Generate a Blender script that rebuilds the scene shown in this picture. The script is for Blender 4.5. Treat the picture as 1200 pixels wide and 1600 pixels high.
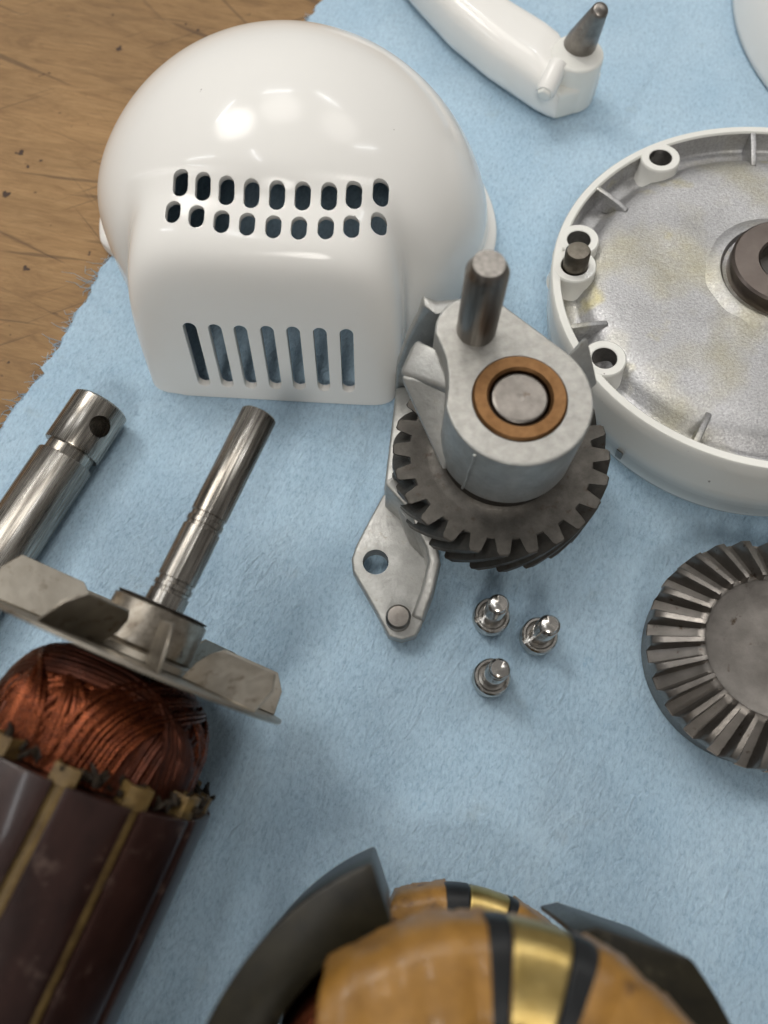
import bpy, bmesh, math, random
from mathutils import Vector, Matrix
random.seed(7)
R_ = math.radians
for o in list(bpy.data.objects): bpy.data.objects.remove(o)
S = 0.001                                   # everything below is written in millimetres
scn = bpy.context.scene
col = scn.collection

# ------------------------------------------------------------------ camera
TH, CAMH, FPX = R_(20.27), 220.0, 1200.0
cd = bpy.data.cameras.new('camera'); cam = bpy.data.objects.new('camera', cd); col.objects.link(cam)
cam.location = (0, 0, CAMH*S); cam.rotation_euler = (TH, 0, 0)
cd.sensor_fit = 'VERTICAL'; cd.sensor_height = 36; cd.sensor_width = 27; cd.lens = 27
cd.clip_start = 0.005; cd.clip_end = 50
cd.dof.use_dof = True; cd.dof.focus_distance = 0.222; cd.dof.aperture_fstop = 9.5
scn.camera = cam
scn.render.resolution_x, scn.render.resolution_y = 768, 1024

# ------------------------------------------------------------------ world, lamps, exposure
w = bpy.data.worlds.new('World'); scn.world = w; w.use_nodes = True
bg = w.node_tree.nodes['Background']; bg.inputs[0].default_value = (1.0, 0.97, 0.93, 1); bg.inputs[1].default_value = 0.11
def lamp(name, loc, target, sx, sy, power, colr, spin=0.0, spread=180):
    l = bpy.data.lights.new(name, 'AREA'); l.shape = 'RECTANGLE'; l.size = sx; l.size_y = sy
    l.energy = power; l.color = colr; l.spread = R_(spread)
    o = bpy.data.objects.new(name, l); col.objects.link(o); o.location = loc
    d = Vector(target) - Vector(loc)
    o.rotation_euler = (d.to_track_quat('-Z', 'Y').to_matrix() @ Matrix.Rotation(spin, 3, 'Z')).to_euler()
    return o
WARM, COOL = (1.0, 0.955, 0.89), (0.94, 0.97, 1.0)
def spot(name, loc, target, deg, blend, power, colr, rad):
    l = bpy.data.lights.new(name, 'SPOT'); l.spot_size = R_(deg); l.spot_blend = blend; l.energy = power; l.color = colr; l.shadow_soft_size = rad
    o = bpy.data.objects.new(name, l); col.objects.link(o); o.location = loc
    o.rotation_euler = (Vector(target) - Vector(loc)).to_track_quat('-Z', 'Y').to_euler(); return o
for lx, ly, lz, sp_ in ((-0.75, 1.05, 1.25, .2), (-0.15, 1.30, 1.30, 0), (0.45, 1.30, 1.30, -.1), (-0.95, 0.35, 1.10, 1.4), (0.95, 0.70, 1.25, 1.5), (-0.35, 0.15, 1.35, .1)):
    lamp('ceiling_tube', (lx, ly, lz), (0, .2, 0), 0.34, 0.022, 0.45, COOL, sp_)
spot('added_spot', (-0.46, 0.80, 1.00), (-0.01, 0.305, 0), 21, .75, 56, WARM, .42)  # added spots; cones narrowed to dim the near end like a cast shadow
spot('added_spot', (-0.05, 0.95, 1.05), (0.0, 0.305, 0), 21, .75, 28, WARM, .50)
spot('added_spot', (0.50, 0.85, 1.00), (0.02, 0.305, 0), 21, .75, 18, WARM, .45)
spot('added_spot', (-0.12, -0.50, 1.05), (-0.01, 0.30, 0), 18, .8, 34, WARM, .30)  # added from the front to brighten the cover face, cone kept off near end
scn.view_settings.view_transform = 'Standard'; scn.view_settings.look = 'None'
scn.view_settings.exposure = 0.98; scn.view_settings.gamma = 1.0
scn.render.engine = 'CYCLES'

# ------------------------------------------------------------------ helpers
cT, sT = math.cos(TH), math.sin(TH)
def at(px, py, z=0.0):
    """point of the place at height z (mm) that the photograph shows at pixel px, py"""
    dx, dy = (px-600)/FPX, (800-py)/FPX
    yy, zz = dy*cT + sT, dy*sT - cT
    t = (CAMH - z)/-zz
    return Vector((dx*t, yy*t, z))

def mat(name): 
    m = bpy.data.materials.new(name); m.use_nodes = True
    nt = m.node_tree; b = nt.nodes['Principled BSDF']
    return m, nt, b
def nd(nt, typ, **kw):
    n = nt.nodes.new(typ)
    for k, v in kw.items():
        if k.startswith('_'): setattr(n, k[1:], v)
        else: n.inputs[k].default_value = v
    return n
def tex(nt, mm, detail=4, rough=.55, stretch=(1, 1, 1), rot=(0, 0, 0), typ='ShaderNodeTexNoise', dist=0.0, space='Object'):
    tc = nd(nt, 'ShaderNodeTexCoord'); mp = nd(nt, 'ShaderNodeMapping')
    mp.inputs['Rotation'].default_value = rot
    k = 1000.0/mm
    mp2 = nd(nt, 'ShaderNodeMapping'); mp2.inputs['Scale'].default_value = [k*s for s in stretch]
    nt.links.new(tc.outputs[space], mp.inputs[0]); nt.links.new(mp.outputs[0], mp2.inputs[0])
    n = nt.nodes.new(typ); n.inputs['Scale'].default_value = 1.0
    if typ == 'ShaderNodeTexNoise':
        n.inputs['Detail'].default_value = detail; n.inputs['Roughness'].default_value = rough; n.inputs['Distortion'].default_value = dist
    nt.links.new(mp2.outputs[0], n.inputs['Vector'])
    return n
def ramp(nt, src, stops):
    r = nt.nodes.new('ShaderNodeValToRGB'); e = r.color_ramp.elements
    while len(e) < len(stops): e.new(0.5)
    for i, (p, c) in enumerate(stops):
        e[i].position = p; e[i].color = (*c, 1) if len(c) == 3 else c
    nt.links.new(src, r.inputs[0]); return r
def mixc(nt, fac, a, b, mode='MIX'):
    m = nt.nodes.new('ShaderNodeMix'); m.data_type = 'RGBA'; m.blend_type = mode
    for idx, v in ((0, fac), (6, a), (7, b)):
        if hasattr(v, 'is_linked') or hasattr(v, 'links'): nt.links.new(v, m.inputs[idx])
        else: m.inputs[idx].default_value = v if idx == 0 else (*v, 1)
    return m.outputs[2]
def bump(nt, b, srcs):
    prev = None
    for s, strength, dist in srcs:
        n = nt.nodes.new('ShaderNodeBump'); n.inputs['Strength'].default_value = strength; n.inputs['Distance'].default_value = dist*S
        nt.links.new(s, n.inputs['Height'])
        if prev: nt.links.new(prev.outputs[0], n.inputs['Normal'])
        prev = n
    nt.links.new(prev.outputs[0], b.inputs['Normal'])
def g3(v): return (v, v, v)
def metal(name, c1, c2, rough=(.3, .5), mm=3.0, bumpd=.05, bmm=1.0, metallic=1.0, stretch=(1, 1, 1), bstretch=None, spots=None, detail=5):
    m, nt, b = mat(name); b.inputs['Metallic'].default_value = metallic
    n = tex(nt, mm, detail, .6, stretch)
    r = ramp(nt, n.outputs[0], [(.3, c1), (.7, c2)])
    c = r.outputs[0]
    if spots:
        sc, smm, lo, hi = spots
        q = tex(nt, smm, 6, .65); q2 = ramp(nt, q.outputs[0], [(lo, g3(0)), (hi, g3(1))])
        c = mixc(nt, q2.outputs[0], c, sc)
    nt.links.new(c, b.inputs['Base Color'])
    n2 = tex(nt, bmm, 4, .6, bstretch or stretch)
    rr = ramp(nt, n2.outputs[0], [(.3, g3(rough[0])), (.7, g3(rough[1]))])
    nt.links.new(rr.outputs[0], b.inputs['Roughness'])
    if bumpd: bump(nt, b, [(n2.outputs[0], .6, bumpd)])
    return m
def plain(name, c1, c2, rough=.4, mm=5.0, bumpd=.05, bmm=1.0, spots=None, stretch=(1, 1, 1), coat=0.0):
    m = metal(name, c1, c2, (rough*.85, rough*1.15), mm, bumpd, bmm, 0.0, stretch, None, spots)
    if coat: m.node_tree.nodes['Principled BSDF'].inputs['Coat Weight'].default_value = coat; m.node_tree.nodes['Principled BSDF'].inputs['Coat Roughness'].default_value = .12
    return m

def enamel(name, base, chips=0.0):
    m, nt, b = mat(name)
    c = mixc(nt, tex(nt, 25, 3).outputs[0], base, tuple(x*.96 for x in base))
    if chips:
        q = tex(nt, 5.0, 8, .7); q2 = ramp(nt, q.outputs[0], [(chips, g3(0)), (chips+.015, g3(1))])
        c = mixc(nt, q2.outputs[0], c, (.22, .2, .17))
    sp = tex(nt, 3.3, 2, .5); sp2 = ramp(nt, sp.outputs[0], [(.80, g3(0)), (.83, g3(1))])
    c = mixc(nt, sp2.outputs[0], c, (.25, .22, .2))
    nt.links.new(c, b.inputs['Base Color']); b.inputs['Roughness'].default_value = .13
    b.inputs['Coat Weight'].default_value = .14; b.inputs['Coat Roughness'].default_value = .04; b.inputs['Coat IOR'].default_value = 1.4; b.inputs['Specular IOR Level'].default_value = .18
    bump(nt, b, [(tex(nt, 9, 2).outputs[0], .25, .12), (tex(nt, 1.3, 2).outputs[0], .1, .02)])
    return m

M = {}
M['enamel'] = enamel('white_enamel', (.85, .84, .81))
M['enamel_worn'] = enamel('worn_white_enamel', (.78, .78, .74), .665)
M['cast'] = metal('cast_aluminium', (.33, .33, .315), (.46, .46, .445), (.42, .62), 6, .16, .9, metallic=.8, spots=((.36, .35, .32), 2.2, .60, .68))
M['machined'] = metal('machined_aluminium', (.33, .325, .305), (.45, .44, .415), (.42, .6), 2.2, .08, .8, bstretch=(.35, 3, 1), spots=((.40, .38, .35), 1.4, .60, .66))
M['steel'] = metal('ground_steel', (.17, .158, .145), (.33, .31, .285), (.3, .42), 2, .02, .5, stretch=(1.5, 1.5, .05))
M['steel_y'] = metal('turned_steel', (.11, .097, .084), (.52, .49, .44), (.16, .36), 1.2, .03, .6, stretch=(1, .06, 1), bstretch=(2, .04, 2))
M['steel_dull'] = metal('dull_steel', (.17, .157, .143), (.27, .25, .23), (.3, .45), 4, .03, .7, spots=((.16, .13, .11), 3, .6, .7))
M['zinc'] = metal('zinc_plated_steel', (.50, .48, .45), (.62, .60, .57), (.16, .26), 3, .004, .6)
M['gear'] = metal('sintered_gear_steel', (.070, .065, .058), (.118, .110, .099), (.42, .6), 4, .10, .55, metallic=.85, spots=((.07, .055, .045), 3, .58, .7))
M['bevel'] = metal('greasy_gear_steel', (.19, .175, .16), (.275, .255, .235), (.34, .5), 5, .05, .7, metallic=.95, spots=((.10, .075, .055), 4.5, .62, .70))
M['bronze'] = metal('sintered_bronze', (.155, .082, .036), (.23, .125, .057), (.35, .5), 2, .04, .5)
M['hub'] = metal('brown_hub_steel', (.13, .108, .096), (.18, .152, .136), (.3, .42), 8, .03, .8)
M['dark_hole'] = plain('dark_hole_wall', (.05, .045, .04), (.08, .07, .06), .5)  # near-black tone for the hub bore and bearing shield
M['fan'] = metal('tarnished_fan_sheet', (.29, .26, .215), (.42, .385, .33), (.34, .5), 6, .06, 1.5, metallic=.9, spots=((.15, .115, .08), 4, .56, .74))
M['bearing'] = metal('bearing_steel', (.24, .21, .17), (.42, .375, .315), (.28, .45), 2.5, .05, .8, spots=((.17, .13, .10), 2, .58, .68))
M['copper'] = metal('enamelled_copper_wire', (.075, .018, .008), (.20, .052, .018), (.22, .34), 2, 0, 1, metallic=.85)
M['copper_dark'] = metal('burnt_copper_wire', (.05, .016, .010), (.12, .032, .014), (.25, .4), 4, 0, 1, metallic=.7)
M['core'] = plain('varnished_core_iron', (.016, .007, .006), (.036, .016, .013), .34, 7, .07, 1.2, spots=((.085, .055, .045), 6, .58, .72), stretch=(1, .5, 1), coat=.25)
M['paper'] = plain('varnished_slot_paper', (.10, .060, .020), (.22, .145, .05), .45, 4, .05, 1.2, spots=((.06, .04, .02), 3, .55, .7))
M['amber'] = plain('amber_varnished_tape', (.25, .118, .018), (.41, .205, .038), .5, 4, .25, 1.3, spots=((.10, .045, .012), 5, .58, .74), stretch=(1, 1, .5), coat=.2)
M['black_tape'] = plain('black_tape', (.012, .013, .014), (.022, .024, .026), .42, 5, .04, 1.0)
M['brass'] = metal('brass_strip', (.42, .30, .10), (.56, .42, .17), (.3, .42), 4, .03, 1.2)
M['dull_bore'] = metal('dull_bore_wall', (.22, .21, .20), (.33, .32, .30), (.4, .6), 3, .05, .8)
M['dowel'] = metal('oily_dowel_steel', (.12, .105, .085), (.20, .18, .15), (.3, .45), 3, .03, .6)
M['burnt'] = plain('burnt_varnish', (.012, .009, .007), (.035, .025, .015), .6, 2)
M['iron'] = plain('dark_lamination_iron', (.012, .010, .006), (.026, .022, .012), .36, 5, .05, .8, spots=((.06, .05, .03), 7, .6, .75))

def floor_aluminium():
    m, nt, b = mat('sparkling_cast_floor'); b.inputs['Metallic'].default_value = .92
    a = tex(nt, 18, 4, .6); g = ramp(nt, a.outputs[0], [(.3, (.40, .40, .405)), (.7, (.48, .48, .49))])
    y = tex(nt, 26, 3, .5); yr = ramp(nt, y.outputs[0], [(.46, g3(0)), (.68, g3(.7))])
    c = mixc(nt, yr.outputs[0], g.outputs[0], (.40, .37, .24))
    y2 = tex(nt, 14, 3, .5, (1, 1, 1), (0, 0, .7)); yr2 = ramp(nt, y2.outputs[0], [(.62, g3(0)), (.76, g3(.6))])
    c = mixc(nt, yr2.outputs[0], c, (.50, .44, .18))
    f = tex(nt, .75, 3, .7); fr = ramp(nt, f.outputs[0], [(.35, (.80, .80, .80)), (.68, (1.12, 1.12, 1.12))])
    c = mixc(nt, 1.0, c, fr.outputs[0], 'MULTIPLY')
    nt.links.new(c, b.inputs['Base Color'])
    rr = ramp(nt, tex(nt, .5, 2).outputs[0], [(.3, g3(.62)), (.75, g3(.34))]); nt.links.new(rr.outputs[0], b.inputs['Roughness'])
    bump(nt, b, [(f.outputs[0], .8, .16), (tex(nt, .4, 1).outputs[0], .7, .05)])
    return m
M['floor'] = floor_aluminium()

def cloth_mat():
    m, nt, b = mat('blue_shop_towel')
    big = tex(nt, 30, 4, .6)
    c = ramp(nt, big.outputs[0], [(.3, (.385, .545, .685)), (.7, (.455, .61, .74))]).outputs[0]
    fib = tex(nt, 1.25, 6, .72, (1.5, .75, 1), (0, 0, .3), dist=.4)
    fr = ramp(nt, fib.outputs[0], [(.30, (.68, .72, .77)), (.5, (1, 1, 1)), (.70, (1.18, 1.16, 1.12))])
    c = mixc(nt, 1.0, c, fr.outputs[0], 'MULTIPLY')
    dk = tex(nt, 9, 7, .75, (1.3, .8, 1)); dr = ramp(nt, dk.outputs[0], [(.63, g3(0)), (.74, g3(.55))])
    c = mixc(nt, dr.outputs[0], c, (.20, .37, .55))
    st = tex(nt, 17, 5, .6); sr = ramp(nt, st.outputs[0], [(.62, g3(0)), (.78, g3(.35))])
    c = mixc(nt, sr.outputs[0], c, (.33, .38, .40))
    nt.links.new(c, b.inputs['Base Color']); b.inputs['Roughness'].default_value = .95; b.inputs['Specular IOR Level'].default_value = .15
    b.inputs['Sheen Weight'].default_value = .15
    crepe = tex(nt, 2.6, 3, .5, (1.0, .35, 1), (0, 0, .5), dist=1.2)
    bump(nt, b, [(crepe.outputs[0], .8, .9), (fib.outputs[0], .9, .5), (tex(nt, .6, 3, .7).outputs[0], .7, .2)])
    return m
M['cloth'] = cloth_mat()

def wood_mat():
    m, nt, b = mat('worn_bench_wood')
    rot = (0, 0, R_(14))
    gr = tex(nt, 6, 10, .75, (.26, 1, 1), rot, dist=1.2)
    c = ramp(nt, gr.outputs[0], [(.25, (.19, .108, .046)), (.5, (.30, .182, .080)), (.75, (.39, .250, .118))]).outputs[0]
    lg = tex(nt, 55, 4, .6, (.5, 1, 1), rot); l2 = ramp(nt, lg.outputs[0], [(.3, (.72, .70, .68)), (.7, (1.12, 1.1, 1.08))])
    c = mixc(nt, 1.0, c, l2.outputs[0], 'MULTIPLY')
    fine = tex(nt, .9, 5, .7, (.08, 1, 1), rot); f2 = ramp(nt, fine.outputs[0], [(.3, (.80, .78, .76)), (.65, (1.06, 1.06, 1.06))])
    c = mixc(nt, 1.0, c, f2.outputs[0], 'MULTIPLY')
    for k, (mm_, ang, lo) in enumerate(((5.5, 8, 0.670), (7.5, 28, 0.665), (4.5, -24, 0.680), (10, 52, 0.680))):
        s = tex(nt, mm_, 3, .5, (.07, 2.4, 1), (0, 0, R_(ang))); s2 = ramp(nt, s.outputs[0], [(lo-.02, g3(0)), (lo+.03, g3(.55))])
        c = mixc(nt, s2.outputs[0], c, (.06, .035, .02))
    sp = tex(nt, 6.5, 2, .5); s3 = ramp(nt, sp.outputs[0], [(.70, g3(0)), (.73, g3(1))])
    c = mixc(nt, s3.outputs[0], c, (.05, .028, .018))
    nt.links.new(c, b.inputs['Base Color']); b.inputs['Roughness'].default_value = .62; b.inputs['Specular IOR Level'].default_value = .3
    bump(nt, b, [(fine.outputs[0], .6, .15), (gr.outputs[0], .5, .4)])
    return m
M['wood'] = wood_mat()

class MB:
    def __init__(s): s.v = []; s.f = []
    def add(s, vs, fs):
        o = len(s.v); s.v += [tuple(p) for p in vs]; s.f += [tuple(i+o for i in f) for f in fs]; return s
    def lathe(s, prof, n=64, c=(0, 0, 0), axis='z', a0=0.0, a1=2*math.pi):
        """profile [(radius, height)] outward-ordered; closed ends become caps when radius is 0"""
        full = abs(a1-a0-2*math.pi) < 1e-6; cols = n if full else n+1; vs = []
        for r, z in prof:
            for i in range(cols):
                a = a0 + (a1-a0)*i/n; x, y = r*math.cos(a), r*math.sin(a)
                p = (x, y, z) if axis == 'z' else ((x, z, -y) if axis == 'y' else (z, x, y))
                vs.append((p[0]+c[0], p[1]+c[1], p[2]+c[2]))
        fs = []
        for j in range(len(prof)-1):
            for i in range(n):
                k = (i+1) % cols; a, b_, c_, d = j*cols+i, j*cols+k, (j+1)*cols+k, (j+1)*cols+i
                fs.append((a, b_, c_, d))
        return s.add(vs, fs)
    def prism(s, poly, z0, z1, top=None):
        n = len(poly); top = top or poly
        vs = [(x, y, z0) for x, y in poly] + [(x, y, z1) for x, y in top]
        fs = [tuple(range(n-1, -1, -1)), tuple(range(n, 2*n))] + [(i, (i+1) % n, n+(i+1) % n, n+i) for i in range(n)]
        return s.add(vs, fs)
    def loft(s, rings, caps=True):
        n = len(rings[0]); vs = [p for r in rings for p in r]; fs = []
        for j in range(len(rings)-1):
            for i in range(n):
                k = (i+1) % n; fs.append((j*n+i, j*n+k, (j+1)*n+k, (j+1)*n+i))
        if caps: fs += [tuple(range(n-1, -1, -1)), tuple((len(rings)-1)*n+i for i in range(n))]
        return s.add(vs, fs)
    def tube(s, pts, rad, n=5, caps=True):
        P = [Vector(p) for p in pts]; rings = []; up = None
        for i, p in enumerate(P):
            t = (P[min(i+1, len(P)-1)] - P[max(i-1, 0)]).normalized()
            if up is None: up = t.orthogonal().normalized()
            up = (up - t*up.dot(t)).normalized(); q = t.cross(up)
            r = rad[i] if isinstance(rad, (list, tuple)) else rad
            rings.append([p + (up*math.cos(2*math.pi*k/n) + q*math.sin(2*math.pi*k/n))*r for k in range(n)])
        return s.loft(rings, caps)
    def hull(s, pts):
        bm = bmesh.new()
        for p in pts: bm.verts.new(p)
        r = bmesh.ops.convex_hull(bm, input=bm.verts)
        bmesh.ops.delete(bm, geom=list({g for g in r['geom_interior'] if isinstance(g, bmesh.types.BMVert)}), context='VERTS')
        bm.verts.index_update()
        vs = [v.co.copy() for v in bm.verts]; fs = [[v.index for v in f.verts] for f in bm.faces]; bm.free()
        return s.add(vs, fs)
    def mesh(s, name):
        me = bpy.data.meshes.new(name)
        me.from_pydata([(x*S, y*S, z*S) for x, y, z in s.v], [], s.f)
        bm = bmesh.new(); bm.from_mesh(me); bmesh.ops.remove_doubles(bm, verts=bm.verts, dist=1e-7)
        bmesh.ops.recalc_face_normals(bm, faces=bm.faces); bm.to_mesh(me); bm.free()
        return me
def finish(me, angle=38):
    me.shade_smooth(); me.set_sharp_from_angle(angle=R_(angle))
def part(name, mb, m, parent=None, bevel=0.0, seg=2, angle=38, blim=32, loc=None):
    me = mb if isinstance(mb, bpy.types.Mesh) else mb.mesh(name)
    me.name = name; me.materials.clear(); me.materials.append(M[m] if isinstance(m, str) else m)
    o = bpy.data.objects.new(name, me); col.objects.link(o)
    if parent: o.parent = parent
    if loc is not None: o.location = loc
    if bevel:
        b = o.modifiers.new('bevel', 'BEVEL'); b.width = bevel*S; b.segments = seg; b.limit_method = 'ANGLE'; b.angle_limit = R_(blim)
        bake(o)
    finish(o.data, angle)
    return o
def bake(o):
    dg = bpy.context.evaluated_depsgraph_get(); dg.update()
    me = bpy.data.meshes.new_from_object(o.evaluated_get(dg)); o.modifiers.clear()
    old = o.data; o.data = me; me.name = old.name; bpy.data.meshes.remove(old)
def carve(o, cutter_mb, op='DIFFERENCE'):
    c = bpy.data.objects.new('tool', cutter_mb.mesh('tool')); col.objects.link(c); c.parent = o.parent; c.location = o.location
    b = o.modifiers.new('cut', 'BOOLEAN'); b.operation = op; b.object = c; b.solver = 'EXACT'
    bake(o); me = c.data; bpy.data.objects.remove(c); bpy.data.meshes.remove(me)
def thing(name, label, cat, loc, rot=(0, 0, 0), group=None):
    o = bpy.data.objects.new(name, None); col.objects.link(o); o.empty_display_size = .01
    o.location = Vector(loc)*S; o.rotation_euler = rot; o['label'] = label; o['category'] = cat
    if group: o['group'] = group
    return o
def tag(o, label, cat, group=None):
    o['label'] = label; o['category'] = cat
    if group: o['group'] = group
    return o
def kind(o, k): o['kind'] = k; return o
def circle(cx, cy, r, n=32, a0=0, a1=360):
    k = n if abs(a1-a0) >= 360 else n+1
    return [(cx + r*math.cos(R_(a0+(a1-a0)*i/n)), cy + r*math.sin(R_(a0+(a1-a0)*i/n))) for i in range(k)]
def capsule(cx, cy, wd, ln, n=10):
    r = wd/2; h = ln/2 - r
    return [(cx+r*math.cos(math.pi*i/n), cy+h+r*math.sin(math.pi*i/n)) for i in range(n+1)] + \
           [(cx+r*math.cos(math.pi+math.pi*i/n), cy-h+r*math.sin(math.pi+math.pi*i/n)) for i in range(n+1)]
def sstep(a, b, x):
    t = min(1, max(0, (x-a)/(b-a))); return t*t*(3-2*t)

# ------------------------------------------------------------------ bench top and towel
TZ = -1.3
mb = MB(); N = 8
mb.prism([(-900, -500), (900, -500), (900, 1100), (-900, 1100)], TZ-30, TZ)
kind(part('bench_top', mb, 'wood'), 'structure')

def vnoise(x, y, seed=0):
    def h(i, j): 
        n = (i*374761393 + j*668265263 + seed*1442695041) & 0xffffffff
        n = ((n ^ (n >> 13))*1274126177) & 0xffffffff
        return ((n ^ (n >> 16)) & 0xffff)/65535.0
    i, j = math.floor(x), math.floor(y); u, v = x-i, y-j; u = u*u*(3-2*u); v = v*v*(3-2*v)
    return (h(i, j)*(1-u)+h(i+1, j)*u)*(1-v) + (h(i, j+1)*(1-u)+h(i+1, j+1)*u)*v
E0, E1, E2 = at(505, 0), at(165, 412), at(-2, 668)
def edge_x(y):
    if y > E1.y: x = E1.x + (E0.x-E1.x)*(y-E1.y)/(E0.y-E1.y)
    else: x = E1.x + (E2.x-E1.x)*(y-E1.y)/(E2.y-E1.y)
    return x + (vnoise(y*.07, 3)-.5)*3.5 + (vnoise(y*.4, 5)-.5)*1.8 + (vnoise(y*1.9, 9)-.5)*1.6
def seg_dist(p, a, b):
    ab = b-a; t = max(0, min(1, (p-a).dot(ab)/ab.dot(ab))); q = a+ab*t; s = (ab.x*(p.y-a.y)-ab.y*(p.x-a.x))
    return (p-q).length, (1 if s > 0 else -1)
CR = [(at(55, 540).xy, at(560, 720).xy, .55), (at(40, 600).xy, at(110, 535).xy, .3), (at(985, 815).xy, at(1210, 930).xy, .30),
      (at(905, 855).xy, at(1010, 815).xy, .25), (at(420, 700).xy, at(250, 1400).xy, .25), (at(560, 700).xy, at(450, 1180).xy, .3),
      (at(1060, 30).xy, at(960, 200).xy, .35), (at(130, 560).xy, at(300, 800).xy, .2), (at(930, 1180).xy, at(880, 1420).xy, .3),
      (at(420, 1170).xy, at(330, 1560).xy, .4)]
def cloth_z(x, y):
    z = -.25 + (vnoise(x*.035, y*.03, 1)-.5)*.6 + (vnoise(x*.11, y*.06, 2)-.5)*.6 + (vnoise(x*.5+y*.15, y*.2, 4)-.5)*.22
    p = Vector((x, y))
    for a, b, h in CR:
        d, s = seg_dist(p, a, b)
        if d < 10: z += 2.2*h*(math.exp(-(d/2.0)**2) - .4*math.exp(-((d-4.5)/2.5)**2))
    return max(-1.0, min(z, .55))
mb = MB(); NX, NY = 210, 260; Y0, Y1, XR = -140.0, 380.0, 330.0
vs = []
for j in range(NY+1):
    y = Y0 + (Y1-Y0)*j/NY; xe = edge_x(y)
    for i in range(NX+1):
        u = i/NX; u = .55*u + .45*u*u
        x = xe + (XR-xe)*u
        z = cloth_z(x, y)
        if i == 0: z = TZ + .35 + .3*vnoise(y*.3, 1)
        vs.append((x, y, z))
fs = [(j*(NX+1)+i, j*(NX+1)+i+1, (j+1)*(NX+1)+i+1, (j+1)*(NX+1)+i) for j in range(NY) for i in range(NX)]
mb.add(vs, fs)
me = bpy.data.meshes.new('shop_towel'); me.from_pydata([(x*S, y*S, z*S) for x, y, z in mb.v], [], mb.f)
towel = part('shop_towel', me, 'cloth', angle=180)
tag(towel, 'light blue paper shop towel with a ragged torn edge spread over the wooden bench', 'shop towel')
mb = MB(); rng = random.Random(3)
for k in range(900):
    y = rng.uniform(60, 310); x = edge_x(y); a = math.pi + rng.gauss(0, .8); L = rng.expovariate(1/1.3)+.4
    if abs(y-at(150, 435).y) < 4: L *= 2.6
    z = TZ + rng.uniform(.15, .9); p = Vector((x+.6, y, z)); pts = [p]
    for q in range(3):
        a += rng.gauss(0, .5); p = p + Vector((math.cos(a), math.sin(a), rng.gauss(0, .15)))*L/3; p.z = max(p.z, TZ+.1); pts.append(p)
    mb.tube(pts, [.13, .12, .09, .05], 3, False)
kind(part('frayed_fibre', mb, 'cloth', towel), 'stuff')

# ------------------------------------------------------------------ white vented end cover
CC = Vector((-30.5, 180, 0)); CROT = R_(-3.5)
def cover_r(d):
    F = -d.y; z = d.z
    qf = max(0, (F + .22*z)/60.5)
    p = 16; qd = max(0, (F + .10*z)/36.0); qc = max(0, (.85*abs(d.x) + .53*F)/59.0)
    rd = ((1/67.0)**p + qf**p + qd**p + qc**p)**(-1/p)
    qb = max(0, -F + .5*z)/6.0; p = 13
    qx = ((abs(d.x)/(43.0 if d.x < 0 else 39.5))**4.5 + (max(z + .15*F, 0)/62.0)**4.5)**(1/4.5)
    rb = (qx**p + qf**p + qb**p)**(-1/p)
    k = 4.0; h = max(k-abs(rd-rb), 0)/k; r = max(rd, rb) + h*h*k/4
    zz = r*z
    az = math.atan2(d.y, d.x)
    lip = sstep(.16, .06, F) * sstep(6.5, 4.0, zz)
    return r + 3.4*lip
def cover_grid(nA=360, nE=110):
    mb = MB(); rings = []
    for j in range(nE+1):
        e = (math.pi/2)*(j/nE); ring = []
        if j == nE: break
        for i in range(nA):
            a = 2*math.pi*i/nA; d = Vector((math.cos(a)*math.cos(e), math.sin(a)*math.cos(e), math.sin(e)))
            ring.append(d*cover_r(d))
        rings.append(ring)
    d = Vector((0, 0, 1)); n = nA; vs = [p for r in rings for p in r] + [d*cover_r(d)]
    fs = [(j*n+i, j*n+(i+1) % n, (j+1)*n+(i+1) % n, (j+1)*n+i) for j in range(len(rings)-1) for i in range(n)]
    fs += [((len(rings)-1)*n+i, (len(rings)-1)*n+(i+1) % n, len(vs)-1) for i in range(n)]
    mb.add(vs, fs); return mb
cover = thing('vented_cover', 'large glossy white domed cover with two rows of oval holes and seven long slots', 'motor cover', CC, (0, 0, CROT))
shell = part('shell', cover_grid(), 'enamel', cover, angle=60)
m_ = shell.modifiers.new('s', 'SOLIDIFY'); m_.thickness = 2.2*S; m_.offset = -1; bake(shell)
Rc = Matrix.Rotation(CROT, 3, 'Z')
def cover_hit(px, py):
    o = Rc.inverted() @ (Vector((0, 0, CAMH)) - CC); d = Rc.inverted() @ (at(px, py) - Vector((0, 0, CAMH))); d.normalize()
    t = 100.0
    while t < 320:
        p = o + d*t
        if p.z < -1: break
        if p.length < cover_r(p.normalized()): return p
        t += .15
    return o + d*t
cut = MB()
def slot(px, py, wd, ln, axis, along, dep):
    p = cover_hit(px, py); ax = Vector(axis).normalized(); al = Vector(along); al = (al - ax*al.dot(ax)).normalized(); sd = al.cross(ax)
    out = capsule(0, 0, wd, ln); n = len(out)
    ra = [p + sd*u + al*v + ax*9 for u, v in out]; rb = [p + sd*u + al*v - ax*dep for u, v in out]
    cut.loft([ra, rb])
for (x, y) in zip((282, 317, 354, 393, 433, 473, 514, 553, 595), (285, 292, 299, 304, 307, 308, 308, 305, 300)):
    slot(x, y, 4.3, 7.6, (0, -.30, .95), (0, .95, .30), 9)
for (x, y) in zip((270, 307, 346, 386, 427, 467, 509, 549, 592), (331, 338, 346, 350, 354, 356, 356, 354, 350)):
    slot(x, y, 4.3, 6.3, (0, -.30, .95), (0, .95, .30), 9)
for (x, y) in zip((308, 346, 384, 424, 463, 503, 543), (556, 558, 560, 561, 562, 564, 566)):
    slot(x, y, 4.0, 26.5, (0, -1, .05), (0, .2, 1), 9)
carve(shell, cut)
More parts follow.
